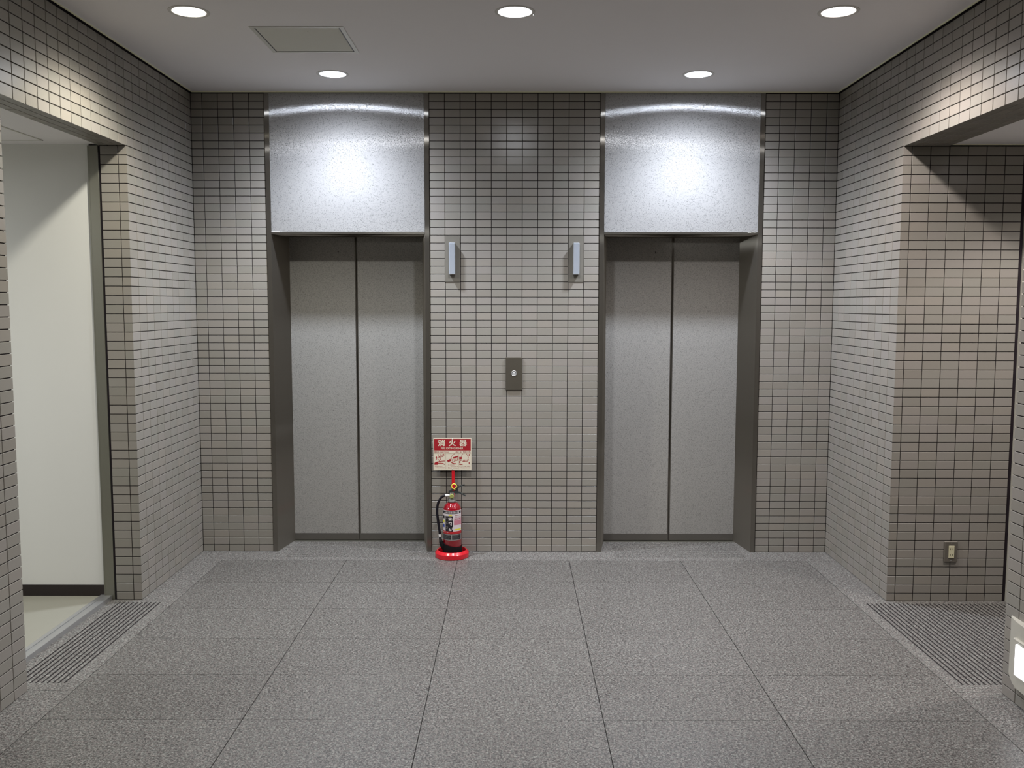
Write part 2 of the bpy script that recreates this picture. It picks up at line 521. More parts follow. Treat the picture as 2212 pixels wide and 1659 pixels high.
def side_wall(s, name, soffit, ret_lines, ret_end):
    mb = MB()
    X = 2.08 * s
    O, Nn = (X, 0, 0), (-s, 0, 0)
    U, V = (0, 1, 0), (0, 0, 1)
    tilegrid(mb, O, U, V, Nn, YL, ROWS, -1.0, 0, 0, HB, 'l')
    tilegrid(mb, O, U, V, Nn, YL, ROWS, -1.0, 0, HB, TOP)
    tilegrid(mb, O, U, V, Nn, YL, ROWS, -2.2, -1.0, HB, TOP, 'b')
    tilegrid(mb, O, U, V, Nn, YL, ROWS, FARY, -2.2, 0, HB, 'r')
    tilegrid(mb, O, U, V, Nn, YL, ROWS, FARY, -2.2, HB, TOP)
    # returns of the opening: far one faces the camera, near one faces the back wall
    W = abs(ret_end - X)
    if s > 0:
        tilegrid(mb, (0, -1.0, 0), (1, 0, 0), V, (0, -1, 0), ret_lines, ROWS, X, ret_end, 0, HB, 'l')
        tilegrid(mb, (0, -2.2, 0), (1, 0, 0), V, (0, 1, 0), ret_lines, ROWS, X, X + soffit, 0, HB, 'l')
        tilegrid(mb, (0, 0, HB), (1, 0, 0), (0, 1, 0), (0, 0, -1), [X + 0.05 * k for k in range(1, 8)], YL, X, X + soffit, -2.2, -1.0, 'l')
    else:
        tilegrid(mb, (0, -1.0, 0), (1, 0, 0), V, (0, -1, 0), ret_lines, ROWS, ret_end, X, 0, HB, 'r')
        tilegrid(mb, (0, -2.2, 0), (1, 0, 0), V, (0, 1, 0), ret_lines, ROWS, X - soffit, X, 0, HB, 'r')
        tilegrid(mb, (0, 0, HB), (1, 0, 0), (0, 1, 0), (0, 0, -1), [X - 0.05 * k for k in range(1, 8)], YL, X - soffit, X, -2.2, -1.0, 'r')
    q = DP
    o = X + s * q
    e = X + s * soffit
    mb.box(o, X + s * soffit, -1.0 + q, 0.02, 0, HB + q, 1)
    mb.box(o, e, -2.2 - q, FARY, 0, HB + q, 1)
    mb.box(o, e, FARY, 0.02, HB + q, ZC + 0.08, 1)
    if s > 0:
        mb.box(X + soffit, ret_end + 0.01, -1.0 + q, -0.9, 0, HB + 0.02, 1)
    return struct(mb.build(name, [M['tile'], M['grout']]))


side_wall(-1, 'wall_left', 0.150, [-2.127], -2.2245)['label'] = 'left tiled wall with the wide opening to the white room'
side_wall(1, 'wall_right', 0.245, [2.127 + 0.1 * k for k in range(7)], 2.7335)['label'] = 'right tiled wall with the wide opening to the tiled passage'
mb = MB(); mb.box(-2.3, 2.4, FARY - 0.1, FARY, 0, ZC + 0.08)
struct(mb.build('wall_front', M['wall_plain']))

# ------------------------------------------------------------------ floor
mb = MB()


def slab(x0, x1, y0, y1, mi, gx=0.0, gy=0.0, holes=(), tint=None):
    """floor slab with its top at z=0, leaving rectangular holes free"""
    t = R.random() if tint is None else tint
    x0 += gx; x1 -= gx; y0 += gy; y1 -= gy
    xs = {x0, x1}; ys = {y0, y1}
    for h in holes:
        for v in h[:2]:
            if x0 < v < x1: xs.add(v)
        for v in h[2:]:
            if y0 < v < y1: ys.add(v)
    xs = sorted(xs); ys = sorted(ys)
    for i in range(len(xs) - 1):
        for j in range(len(ys) - 1):
            cx, cy = (xs[i] + xs[i + 1]) / 2, (ys[j] + ys[j + 1]) / 2
            if any(h[0] < cx < h[1] and h[2] < cy < h[3] for h in holes): continue
            mb.quad([(xs[i], ys[j], 0), (xs[i + 1], ys[j], 0), (xs[i + 1], ys[j + 1], 0), (xs[i], ys[j + 1], 0)], mi, t)
    for (a, b, c, d) in ((x0, y0, x1, y0), (x1, y0, x1, y1), (x1, y1, x0, y1), (x0, y1, x0, y0)):
        mb.quad([(a, b, -0.006), (c, d, -0.006), (c, d, 0), (a, b, 0)], mi, t)


def grooves(h, along, pitch, wd, dark, mi, first=None):
    """block of parallel slots cut into the stone"""
    x0, x1, y0, y1 = h
    lo, hi = (x0, x1) if along == 'y' else (y0, y1)
    n = int(round((hi - lo - wd) / pitch)) + 1
    cur = lo
    def strip(a, b, z, m):
        if along == 'y': mb.quad([(a, y0, z), (b, y0, z), (b, y1, z), (a, y1, z)], m, 0.5)
        else: mb.quad([(x0, a, z), (x1, a, z), (x1, b, z), (x0, b, z)], m, 0.5)
    def side(a, m):
        if along == 'y': mb.quad([(a, y0, -dp), (a, y1, -dp), (a, y1, 0), (a, y0, 0)], m, 0.5)
        else: mb.quad([(x0, a, -dp), (x1, a, -dp), (x1, a, 0), (x0, a, 0)], m, 0.5)
    dp = 0.0025
    for k in range(n):
        a = lo + k * pitch; b = a + wd
        if a > cur: strip(cur, a, 0, mi)
        strip(a, b, -dp, dark); side(a, dark); side(b, dark)
        cur = b
    if cur < hi: strip(cur, hi, 0, mi)
    for e in ((y0, y1) if along == 'y' else (x0, x1)):
        if along == 'y': mb.quad([(x0, e, -dp), (x1, e, -dp), (x1, e, 0), (x0, e, 0)], mi, 0.5)
        else: mb.quad([(e, y0, -dp), (e, y1, -dp), (e, y1, 0), (e, y0, 0)], mi, 0.5)


GL = (-2.190, -1.948, -2.118, -1.042)
GR = (1.952, 2.722, -2.118, -1.042)
GE1 = (-1.495, -0.640, -0.135, 0.215)
GE2 = (0.665, 1.515, -0.135, 0.215)
xj = [-1.887, -1.083, -0.366, 0.356, 1.075, 1.887]
yj = [-0.212, -0.674, -1.140, -1.581, -2.021, -2.461, -2.905, -3.35, -3.79, -4.23, -4.67, -5.11, -5.55, -5.99, -6.43, -7.0]
for i in range(len(xj) - 1):
    for j in range(len(yj) - 1):
        slab(xj[i], xj[i + 1], yj[j + 1], yj[j], 0, 0.0017, 0.0008)
for a, b in ((-2.26, -1.887), (1.887, 5.3)):
    hs = (GL, GR)
    slab(a, b, -2.192, -0.212, 1, 0.0017, 0.0008, hs, 0.6)
    slab(a, b, -7.0, -2.192, 1, 0.0017, 0.0008, (), 0.4)
slab(-2.26, 2.26, -0.212, 0.36, 1, 0, 0.0008, (GE1, GE2), 0.6)
grooves(GL, 'y', 0.0247, 0.0085, 2, 1)
grooves(GR, 'y', 0.0247, 0.0088, 2, 1)
grooves(GE1, 'x', 0.022, 0.0032, 3, 1)
grooves(GE2, 'x', 0.022, 0.0032, 3, 1)
mb.box(-2.26, 5.3, -7.1, 0.5, -0.12, -0.006, 2)
M['groove_dirt'] = granite_mat('groove_stone', 0.36, 0.7)
struct(mb.build('floor', [M['granite'], M['granite_border'], M['joint'], M['groove_dirt']]), 'grey speckled granite slab floor')

# ------------------------------------------------------------------ ceiling with round lamp openings
RA = 0.0765
mb = MB()


def ceil_cells(x0, x1, y0, y1, z, lamps, s=0.12):
    xs = sorted({x0, x1} | {round(l[0] + d, 5) for l in lamps for d in (-s, s)})
    ys = sorted({y0, y1} | {round(l[1] + d, 5) for l in lamps for d in (-s, s)})
    for i in range(len(xs) - 1):
        for j in range(len(ys) - 1):
            cx, cy = (xs[i] + xs[i + 1]) / 2, (ys[j] + ys[j + 1]) / 2
            L = [l for l in lamps if abs(l[0] - cx) < s and abs(l[1] - cy) < s]
            if L: continue
            mb.quad([(xs[i], ys[j], z), (xs[i], ys[j + 1], z), (xs[i + 1], ys[j + 1], z), (xs[i + 1], ys[j], z)])
    for l in lamps:
        n = 40
        for k in range(n):
            pts = []
            for kk in (k, k + 1):
                a = 2 * math.pi * kk / n
                c, sn = math.cos(a), math.sin(a)
                q = s / max(abs(c), abs(sn))
                pts.append(((l[0] + RA * c, l[1] + RA * sn, z), (l[0] + q * c, l[1] + q * sn, z)))
            mb.quad([pts[0][0], pts[1][0], pts[1][1], pts[0][1]])


ceil_cells(-2.062, 2.062, FARY, -0.014, ZC, LAMPS)
mb.box(-2.4, 2.4, FARY, 0.4, ZC + 0.16, ZC + 0.2, 0)
struct(mb.build('ceiling', M['ceiling']), 'grey-white painted hall ceiling')
mb = MB()     # cream edge bead round the ceiling
for a in ((-2.068, -2.062, FARY, -0.007), (2.062, 2.068, FARY, -0.007), (-2.068, 2.068, -0.014, -0.007)):
    mb.box(a[0], a[1], a[2], a[3], ZC - 0.0052, ZC + 0.02)
struct(mb.build('trim_1', M['cream_trim']), 'thin cream bead along the ceiling edge')

# ------------------------------------------------------------------ downlights
M['cup'] = mat('lamp_reflector', (0.85, 0.85, 0.85), 0.25)


def downlight(x, y, z, label, gleam, color, light, idx):
    t = thing('ceiling_downlight', label, 'ceiling light', (x, y, z), 'round downlights recessed in the ceiling')
    m = MB()
    seg = 48
    m.lathe([(0.094, z + 0.0005), (0.093, z - 0.002), (0.080, z - 0.0028), (RA, z - 0.001), (RA, z + 0.004)], x, y, seg, cap=False)
    m.build('rim', M['rim'], t, True)
    m = MB()
    m.lathe([(RA, z + 0.0), (RA - 0.002, z + 0.02), (0.066, z + 0.05), (0.045, z + 0.08), (0.0, z + 0.10)], x, y, seg, cap=False)
    m.build('reflector', M['cup'], t, True, 80)
    m = MB()
    m.lathe([(0.0, z + 0.016), (0.03, z + 0.0165), (0.060, z + 0.020), (RA - 0.003, z + 0.026)], x, y, seg, cap=False)
    m.build('lit_diffuser', emis('lit_diffuser_%s' % label[:6], color, gleam), t, True, 80)
    light.parent = t
    light.location = (0, 0, light.location.z - z)
    return t


for i, l in enumerate(LAMPS):
    downlight(l[0], l[1], ZC, l[4], l[5], l[3], LAMP_OBJS[i], i)
for i, l in enumerate(SIDE_LAMPS):
    downlight(l[0], l[1], l[2], l[5], 6.0, l[4], SIDE_OBJS[i], i)
mb = MB()
mb.lathe([(0.0, ZC - 0.006), (0.004, ZC - 0.005), (0.006, ZC - 0.001), (0.006, ZC + 0.001)], 0.088, -1.562, 16)
o = mb.build('ceiling_button', M['white'], None, True)
o['label'] = 'tiny white stud on the ceiling just right of the brightest downlight'; o['category'] = 'stud'

# access hatch
t = thing('access_hatch', 'pale metal access hatch set in the ceiling, left of centre', 'ceiling hatch', (-1.072, -1.143, ZC))
x0, x1, y0, y1 = -1.304, -0.840, -1.372, -0.915
m = MB(); fw = 0.021
m.box(x0, x0 + fw, y0, y1, ZC - 0.003, ZC - 0.0003, 0, 0.0008)
m.box(x1 - fw, x1, y0, y1, ZC - 0.003, ZC - 0.0003, 0, 0.0008)
m.box(x0 + fw, x1 - fw, y0, y0 + fw, ZC - 0.003, ZC - 0.0003, 0, 0.0008)
m.box(x0 + fw, x1 - fw, y1 - fw, y1, ZC - 0.003, ZC - 0.0003, 0, 0.0008)
m.build('hatch_frame', M['hatch_frame'], t)
m = MB(); m.box(x0 + fw, x1 - fw, y0 + fw, y1 - fw, ZC - 0.0009, ZC - 0.0003)
m.build('shadow_gap', M['black'], t)
m = MB(); m.box(x0 + fw + 0.006, x1 - fw - 0.006, y0 + fw + 0.001, y1 - fw - 0.009, ZC - 0.0024, ZC - 0.0009, 0, 0.0006)
hp = m.build('hatch_panel', M['hatch'], t)
m = MB(); m.lathe([(0.004, ZC - 0.0026), (0.004, ZC - 0.0022)], -1.03, -1.30, 12)
m.build('latch', M['jamb_steel'], hp)

# ------------------------------------------------------------------ elevators
def elevator(c, label, keyx):
    t = thing('elevator_entrance', label, 'elevator', (c, 0, 0), 'elevators in the back wall')
    zt = ZC - 0.006
    m = MB()
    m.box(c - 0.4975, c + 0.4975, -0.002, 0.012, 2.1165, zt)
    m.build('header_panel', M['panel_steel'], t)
    for s in (-1, 1):
        m = MB()
        pts = [(c + s * 0.5275, -0.0055), (c + s * 0.499, -0.0055), (c + s * 0.4985, -0.001), (c + s * 0.452, 0.285), (c + s * 0.452, 0.335), (c + s * 0.5275, 0.335)]
        if s > 0: pts.reverse()
        m.prism(pts, 'z', 0.0, zt)
        m.build('jamb', M['hair_steel'], t)
    m = MB(); m.box(c - 0.4985, c + 0.4985, -0.0055, 0.335, 2.1025, 2.1165, 0, 0.0008)
    m.build('lintel', M['hair_steel'], t)
    for s in (-1, 1):
        m = MB()
        a, b = (c - 0.462, c - 0.0022) if s < 0 else (c + 0.0022, c + 0.462)
        yf = 0.282
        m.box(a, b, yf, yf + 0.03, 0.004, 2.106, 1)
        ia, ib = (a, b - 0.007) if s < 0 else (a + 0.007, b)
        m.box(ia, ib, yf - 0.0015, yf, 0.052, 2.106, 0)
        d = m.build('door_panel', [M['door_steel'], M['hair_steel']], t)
        m = MB(); m.box(a, b, yf - 0.0022, yf, 0.006, 0.051)
        m.build('kick_strip', M['dark_steel'], d)
        if s < 0:
            m = MB(); m.lathe([(0.0035, yf - 0.0022), (0.0035, yf - 0.001)], keyx, 2.004, 14, 0, 'y')
            m.build('keyhole', M['black'], d)
    m = MB(); m.box(c - 0.47, c + 0.47, 0.25, 0.335, -0.004, 0.0015, 0)
    m.build('door_sill', M['jamb_steel'], t)
    return t


elevator(-1.0795, 'left elevator entrance, closed brushed steel doors with the fire extinguisher to its right', -1.2)
elevator(1.0795, 'right elevator entrance, closed brushed steel doors beside the right-hand tiled wall', 0.96)

# hall lanterns
def lantern(x0, x1, lx0, lx1, label):
    z0, z1 = 1.794, 2.092
    t = thing('hall_lantern', label, 'wall lamp', ((x0 + x1) / 2, 0, (z0 + z1) / 2), 'elevator arrival lanterns on the tiled wall')
    m = MB(); m.box(x0, x1, -0.004, 0.0, z0, z1, 0, 0.001)
    m.build('face_plate', M['lantern_plate'], t)
    m = MB(); m.box(lx0, lx1, -0.040, -0.004, 1.842, 2.046, 0, 0.003)
    m.build('lens', M['lens'], t, True, 30)
    return t


lantern(-0.452, -0.354, -0.4235, -0.3835, 'arrival lantern with frosted lens beside the left elevator')
lantern(0.351, 0.450, 0.3805, 0.4205, 'arrival lantern with frosted lens beside the right elevator')

# call button
t = thing('call_button', 'dark bronze elevator call plate with one round up-arrow button', 'elevator button', (-0.002, 0, 1.195))
m = MB(); m.box(-0.056, 0.053, -0.009, 0.0, 1.088, 1.302, 0, 0.0012)
m.build('face_plate', M['bronze'], t)
m = MB(); m.lathe([(0.0185, -0.0092), (0.0185, -0.0115), (0.0160, -0.0125), (0.0150, -0.0118), (0.0, -0.0118)], -0.002, 1.1985, 32, 0, 'y', False)
m.lathe([(0.0185, -0.0085), (0.0185, -0.0092)], -0.002, 1.1985, 32, 0, 'y')
bt = m.build('button', M['alu'], t, True)
m = MB()
cx, cz, yy = -0.002, 1.2005, -0.0124
m.prism([(cx - 0.0095, cz - 0.001), (cx, cz + 0.0075), (cx + 0.0095, cz - 0.001), (cx + 0.0095, cz - 0.0042), (cx + 0.0016, cz + 0.0015), (cx + 0.0016, cz - 0.0100), (cx - 0.0016, cz - 0.0100), (cx - 0.0016, cz + 0.0015), (cx - 0.0095, cz - 0.0042)], 'y', yy, yy + 0.0008)
m.build('arrow', M['white'], bt)

# ------------------------------------------------------------------ extinguisher stand
TX, TY = -0.407, -0.112
t = thing('extinguisher_stand', 'red extinguisher stand with a round tray, a post and an instruction board', 'stand', (TX, TY, 0))
m = MB()
m.lathe([(0.0, 0.012), (0.080, 0.012), (0.083, 0.014), (0.088, 0.040), (0.090, 0.0455), (0.092, 0.0465), (0.096, 0.0465), (0.0975, 0.046), (0.108, 0.034), (0.1105, 0.0305), (0.111, 0.028), (0.1105, 0.003), (0.108, 0.0), (0.0, 0.0)], TX, TY, 64, cap=False)
m.build('tray', M['red_plastic'], t, True, 24)
m = MB()
m.box(-0.4125, -0.3935, -0.030, -0.024, 0.012, 0.60, 0, 0.001)
m.box(-0.4125, -0.3935, -0.045, -0.024, 0.008, 0.014, 0)
m.build('post', M['red_plastic'], t)
m = MB()
BX0, BX1, BZ0, BZ1, BY = -0.5325, -0.2810, 0.5570, 0.7720, -0.0330
m.box(BX0, BX1, BY, -0.030, BZ0, BZ1, 0, 0.0008)
bd = m.build('sign_board', M['cream'], t)


def S(px, py):
    return BX0 + (px - 198) / 1420 * (BX1 - BX0), BZ1 - (py - 192) / 1216 * (BZ1 - BZ0)


LIFT = [0]


def sign_flat(mb_, pts, lift=0.0003, th=0.0002):
    LIFT[0] = (LIFT[0] + 1) % 24
    lift += 0.000012 * LIFT[0]
    q = [S(*p) for p in pts]
    mb_.prism(q, 'y', BY - lift, BY - lift + th)


def sign_text(mb_, body, a, b, c, d, bold=0.0, lift=0.0005):
    x0, z0 = S(a, d); x1, z1 = S(b, c)
    vs, fs = text_geo(body, x0, x1, z0, z1, bold)
    mb_.poly([(x, BY - lift, z) for x, z in vs], fs)


m = MB(); sign_flat(m, [(228, 222), (1590, 222), (1590, 660), (228, 660)])
m.build('red_field', M['red_ink'], bd)
m = MB()
sign_text(m, '消', 362, 640, 258, 500, 0.028)
sign_text(m, '火', 770, 1040, 252, 500, 0.030)
sign_text(m, '器', 1165, 1450, 258, 500, 0.022)
sign_text(m, 'FIRE EXTINGUISHER', 488, 1312, 540, 618, 0.012)
m.prism([S(890, 205), S(935, 205), S(935, 240), S(915, 262), S(890, 240)], 'y', BY - 0.0007, BY - 0.0005)
m.build('headline', M['cream'], bd)
def wording(name, *a):
    m_ = MB(); sign_text(m_, *a); m_.build(name, M['red_ink'], bd)


wording('subtitle', '使用法 DIRECTIONS', 232, 770, 690, 742, 0.003)
wording('subtitle', '(普通・油・電気火災用)', 1020, 1580, 690, 742, 0.003)
wording('caption', '(安全栓を引き抜く)', 250, 540, 1240, 1275, 0.004)
wording('caption', 'Pull up safety pin', 280, 630, 1292, 1330, 0.006)
wording('caption', 'ホースをはずし', 740, 1000, 1188, 1222, 0.004)
wording('caption', '(火元に向ける)', 850, 1130, 1240, 1275, 0.004)
wording('caption', 'Direct the hose', 750, 1100, 1292, 1332, 0.006)
wording('caption', '(レバーを強く握る)', 1165, 1560, 1240, 1275, 0.004)
wording('caption', 'Squeeze the lever', 1220, 1560, 1292, 1332, 0.006)


def stroke(mb_, pts, wpx):
    """thick polyline drawn in board pixels"""
    for (a, b) in zip(pts[:-1], pts[1:]):
        dx, dy = b[0] - a[0], b[1] - a[1]; L = math.hypot(dx, dy) or 1
        nx, ny = -dy / L * wpx / 2, dx / L * wpx / 2
        ex, ey = dx / L * wpx * 0.3, dy / L * wpx * 0.3
        sign_flat(mb_, [(a[0] - ex + nx, a[1] - ey + ny), (b[0] + ex + nx, b[1] + ey + ny), (b[0] + ex - nx, b[1] + ey - ny), (a[0] - ex - nx, a[1] - ey - ny)])


def arrow_up(mb_, cx_, y0_, y1_, w_, up=True):
    h = abs(y1_ - y0_); q = 0.45 * h
    if up: sign_flat(mb_, [(cx_, y0_), (cx_ + w_, y0_ + q), (cx_ + w_ * .42, y0_ + q), (cx_ + w_ * .42, y1_), (cx_ - w_ * .42, y1_), (cx_ - w_ * .42, y0_ + q), (cx_ - w_, y0_ + q)])
    else: sign_flat(mb_, [(cx_, y1_), (cx_ - w_, y1_ - q), (cx_ - w_ * .42, y1_ - q), (cx_ - w_ * .42, y0_), (cx_ + w_ * .42, y0_), (cx_ + w_ * .42, y1_ - q), (cx_ + w_, y1_ - q)])


m = MB()
# picture 1: pull the pin
arrow_up(m, 308, 875, 1005, 34)
stroke(m, [(372, 790), (380, 850), (420, 900)], 12)
stroke(m, [(450, 800), (470, 840), (590, 800)], 14)
stroke(m, [(450, 800), (440, 870), (470, 900), (560, 890), (595, 850), (590, 790)], 14)
for k in range(3): stroke(m, [(495 + 30 * k, 830), (500 + 30 * k, 875)], 10)
stroke(m, [(415 + 55 * math.cos(a * math.pi / 8), 965 + 60 * math.sin(a * math.pi / 8)) for a in range(17)], 16)
stroke(m, [(415, 905), (415, 930)], 14); stroke(m, [(415, 1025), (415, 1060)], 14)
sign_flat(m, [(235, 1200), (235, 1130), (300, 1090), (370, 1110), (365, 1200)])
stroke(m, [(320, 1100), (420, 1075), (520, 1062), (628, 1058)], 22)
stroke(m, [(360, 1140), (450, 1138), (540, 1148), (615, 1185)], 26)
m.build('pictogram', M['red_ink'], bd); m = MB()
# picture 2: aim the hose
sign_flat(m, [(705, 1040), (835, 975), (868, 1050), (740, 1105)])
stroke(m, [(990, 780), (920, 830), (870, 890), (865, 960), (900, 1000)], 10)
sign_flat(m, [(920, 920), (1120, 855), (1125, 900), (930, 965)])
stroke(m, [(900, 1000), (900, 1050), (930, 1085), (980, 1075)], 12)
for k in range(4): stroke(m, [(960 + 45 * k, 950 - 14 * k), (975 + 42 * k, 1060 - 12 * k), (1000 + 40 * k, 1070 - 14 * k)], 13)
stroke(m, [(1125, 900), (1115, 1000), (1080, 1040)], 12)
stroke(m, [(850, 1090), (900, 1130), (970, 1158), (1040, 1162)], 30)
m.build('pictogram', M['red_ink'], bd); m = MB()
# picture 3: squeeze the lever
sign_flat(m, [(1162, 905), (1262, 905), (1262, 985), (1162, 1000)])
stroke(m, [(1185, 1040), (1260, 1020)], 20)
sign_flat(m, [(1165, 1050), (1200, 1050), (1200, 1135), (1165, 1135)])
sign_flat(m, [(1162, 1165), (1230, 1165), (1300, 1198), (1162, 1200)])
stroke(m, [(1300, 785), (1250, 850), (1250, 900)], 10)
stroke(m, [(1430, 785), (1480, 860), (1500, 920), (1480, 960), (1510, 1020), (1480, 1040)], 14)
stroke(m, [(1265, 1040), (1290, 1075), (1310, 1075), (1320, 1010)], 13)
for k in range(3): stroke(m, [(1320 + 50 * k, 1010), (1325 + 50 * k, 1080), (1360 + 48 * k, 1080), (1368 + 50 * k, 1005)], 13)
arrow_up(m, 1530, 790, 860, 30, False)
arrow_up(m, 1530, 1100, 1175, 30, True)
m.build('pictogram', M['red_ink'], bd)
m = MB()
for xx in (655, 1138): sign_flat(m, [(xx, 770), (xx + 8, 770), (xx + 8, 1360), (xx, 1360)])
sign_flat(m, [(222, 766), (1600, 766), (1600, 773), (222, 773)])
m.build('ruled_line', mat('ruled_line', (0.45, 0.33, 0.24), 0.6), bd)
for py in (215, 1338):
    m = MB(); x_, z_ = S(912, py); m.lathe([(0.0, BY - 0.002), (0.002, BY - 0.002), (0.003, BY - 0.0005)], x_, z_, 14, 0, 'y', False)
    m.build('rivet', M['white'], bd, True)

# ------------------------------------------------------------------ fire extinguisher
EX, EY = -0.4045, -0.108
t = thing('fire_extinguisher', 'red powder fire extinguisher with black hose standing in the red tray', 'fire extinguisher', (EX, EY, 0.0125))
RB = 0.0605
m = MB()
prof = [(0.0, 0.045), (RB - 0.002, 0.045), (RB, 0.05), (RB, 0.300)]
for k in range(1, 9):
    a = math.pi / 2 * k / 8
    prof.append((0.024 + (RB - 0.024) * math.cos(a) ** 1.25 if k < 8 else 0.024, 0.300 + 0.060 * math.sin(a)))
prof += [(0.024, 0.368)]
m.lathe(prof, EX, EY, 64)
m.build('cylinder', M['red'], t, True, 50)
# rubber boot: top edge slanted, with a spout that holds the nozzle
m = MB(); seg = 64; vs = []; fs = []
for r, zf in ((RB - 0.001, 0), (RB + 0.004, 0), (RB + 0.004, 1), (RB + 0.0005, 1)):
    for i in range(seg):
        a = 2 * math.pi * i / seg
        top = 0.086 - 0.022 * math.cos(a - math.radians(10)) * 1.0 - 0.006 * math.sin(a) * -1
        top = 0.088 - 0.012 * math.cos(a) + 0.008 * math.sin(a)
        vs.append((EX + r * math.cos(a), EY + r * math.sin(a), 0.0135 if zf == 0 else top))
for j in range(3):
    for i in range(seg):
        k = (i + 1) % seg
        fs.append((j * seg + i, j * seg + k, (j + 1) * seg + k, (j + 1) * seg + i))
fs.append(tuple(range(seg - 1, -1, -1)))
m.poly(vs, fs)
m.tube([(-0.478, -0.128, 0.105), (-0.470, -0.130, 0.080), (-0.455, -0.128, 0.052)], [0.0135, 0.015, 0.014], 16)
m.build('rubber_boot', M['boot'], t, True, 50)
# neck, collar, valve
m = MB()
m.lathe([(0.026, 0.362), (0.0290, 0.364), (0.0290, 0.370), (0.026, 0.3715), (0.0265, 0.376), (0.0285, 0.378), (0.0285, 0.385), (0.024, 0.387), (0.016, 0.388), (0.0145, 0.420), (0.017, 0.422), (0.017, 0.426), (0.0, 0.427)], EX - 0.001, EY, 40, cap=False)
vb = m.build('valve_body', M['chrome'], t, True, 35)
m = MB()
m.lathe([(0.0135, EY - 0.010), (0.0135, EY - 0.024), (0.0120, EY - 0.026), (0.0112, EY - 0.0255)], EX - 0.0015, 0.4025, 28, 0, 'y')
g_ = m.build('pressure_gauge', M['gauge'], vb, True, 35)
m = MB()
m.lathe([(0.0085, EY - 0.0262), (0.0085, EY - 0.0268)], EX - 0.0015, 0.4025, 24, 0, 'y')
m.build('dial', mat('dial_face', (0.30, 0.31, 0.10), 0.3), vb)
# levers
def plate_strip(mb_, pts, th, yc, wd):
    n = len(pts); top = []; bot = []
    for i, p in enumerate(pts):
        a = pts[max(0, i - 1)]; b = pts[min(n - 1, i + 1)]
        dx, dz = b[0] - a[0], b[1] - a[1]; L = math.hypot(dx, dz)
        nx, nz = -dz / L, dx / L
        h = th[i] / 2 if isinstance(th, (list, tuple)) else th / 2
        top.append((p[0] + nx * h, p[1] + nz * h)); bot.append((p[0] - nx * h, p[1] - nz * h))
    mb_.prism(top + bot[::-1], 'y', yc - wd / 2, yc + wd / 2)


m = MB()
plate_strip(m, [(-0.428, 0.4315), (-0.410, 0.4400), (-0.390, 0.4480), (-0.372, 0.4560), (-0.352, 0.4660), (-0.334, 0.4730), (-0.322, 0.4745)], [0.003, 0.009, 0.012, 0.009, 0.006, 0.006, 0.004], EY, 0.021)
m.build('squeeze_lever', M['lever'], t)
m = MB()
plate_strip(m, [(-0.427, 0.4265), (-0.400, 0.4290), (-0.375, 0.4270), (-0.350, 0.4205), (-0.330, 0.4110), (-0.316, 0.4020)], [0.006, 0.012, 0.012, 0.008, 0.006, 0.004], EY, 0.023)
m.prism([(-0.392, 0.428), (-0.366, 0.424), (-0.368, 0.450), (-0.388, 0.448)], 'y', EY - 0.006, EY + 0.006)
m.build('carry_handle', M['lever'], t)
m = MB()
m.tube([(-0.391 + 0.0155 * math.cos(a * math.pi / 16), EY - 0.014, 0.4675 + 0.0155 * math.sin(a * math.pi / 16)) for a in range(-8, 25)], 0.0038, 10)
m.tube([(-0.391, EY - 0.014, 0.452), (-0.385, EY - 0.013, 0.443)], 0.0035, 8)
m.build('safety_ring', M['yellow'], t, True, 60)
# hose
def spline(P, n=8):
    out = []
    for i in range(len(P) - 1):
        p0, p1, p2, p3 = P[max(0, i - 1)], P[i], P[i + 1], P[min(len(P) - 1, i + 2)]
        for k in range(n):
            s = k / n
            out.append(tuple(0.5 * (2 * p1[a] + (p2[a] - p0[a]) * s + (2 * p0[a] - 5 * p1[a] + 4 * p2[a] - p3[a]) * s * s + (-p0[a] + 3 * p1[a] - 3 * p2[a] + p3[a]) * s ** 3) for a in range(3)))
    out.append(tuple(P[-1])); return out


m = MB()
m.tube(spline([(-0.438, EY, 0.4045), (-0.452, EY - 0.002, 0.4045), (-0.477, EY - 0.004, 0.390), (-0.497, EY - 0.006, 0.352), (-0.5035, EY - 0.008, 0.300), (-0.499, -0.118, 0.255), (-0.491, -0.120, 0.195), (-0.4845, -0.122, 0.148)]), 0.0082, 16)
hs = m.build('hose', M['hose'], t, True, 60)
m = MB()
m.tube([(-0.420, EY, 0.4045), (-0.432, EY, 0.4045), (-0.4325, EY, 0.4045), (-0.449, EY - 0.0015, 0.4045)], [0.007, 0.007, 0.0095, 0.0095], 16)
m.build('hose_fitting', M['white'], hs, True, 40)
m = MB()
m.tube([(-0.4850, -0.122, 0.150), (-0.4838, -0.122, 0.134)], 0.0092, 16)
m.build('nozzle_collar', M['white'], hs, True, 40)
m = MB()
m.tube([(-0.4838, -0.122, 0.135), (-0.4815, -0.124, 0.115), (-0.478, -0.127, 0.090)], [0.0088, 0.0095, 0.011], 16)
m.build('nozzle', M['black'], hs, True, 40)


# label wrapped round the cylinder (px,py measured on the photo)
def LW(px, py, lift):
    dx = (px - 590) / 12.76 / 338.8
    r = RB + lift
    a = math.asin(max(-0.999, min(0.999, dx / RB)))
    z = 0.3155 - (py - 170) * 0.0002405
    return (EX + r * math.sin(a), EY - r * math.cos(a), z)


def label_rect(mb_, a, b, c, d, lift=0.0004, n=16):
    for k in range(n):
        p = a + (b - a) * k / n; q = a + (b - a) * (k + 1) / n
        mb_.quad([LW(p, d, lift), LW(q, d, lift), LW(q, c, lift), LW(p, c, lift)])


def label_text(mb_, body, a, b, c, d, bold=0.0, lift=0.0013):
    vs, fs = text_geo(body, a, b, -d, -c, bold)
    mb_.poly([LW(x, -y, lift) for x, y in vs], fs)


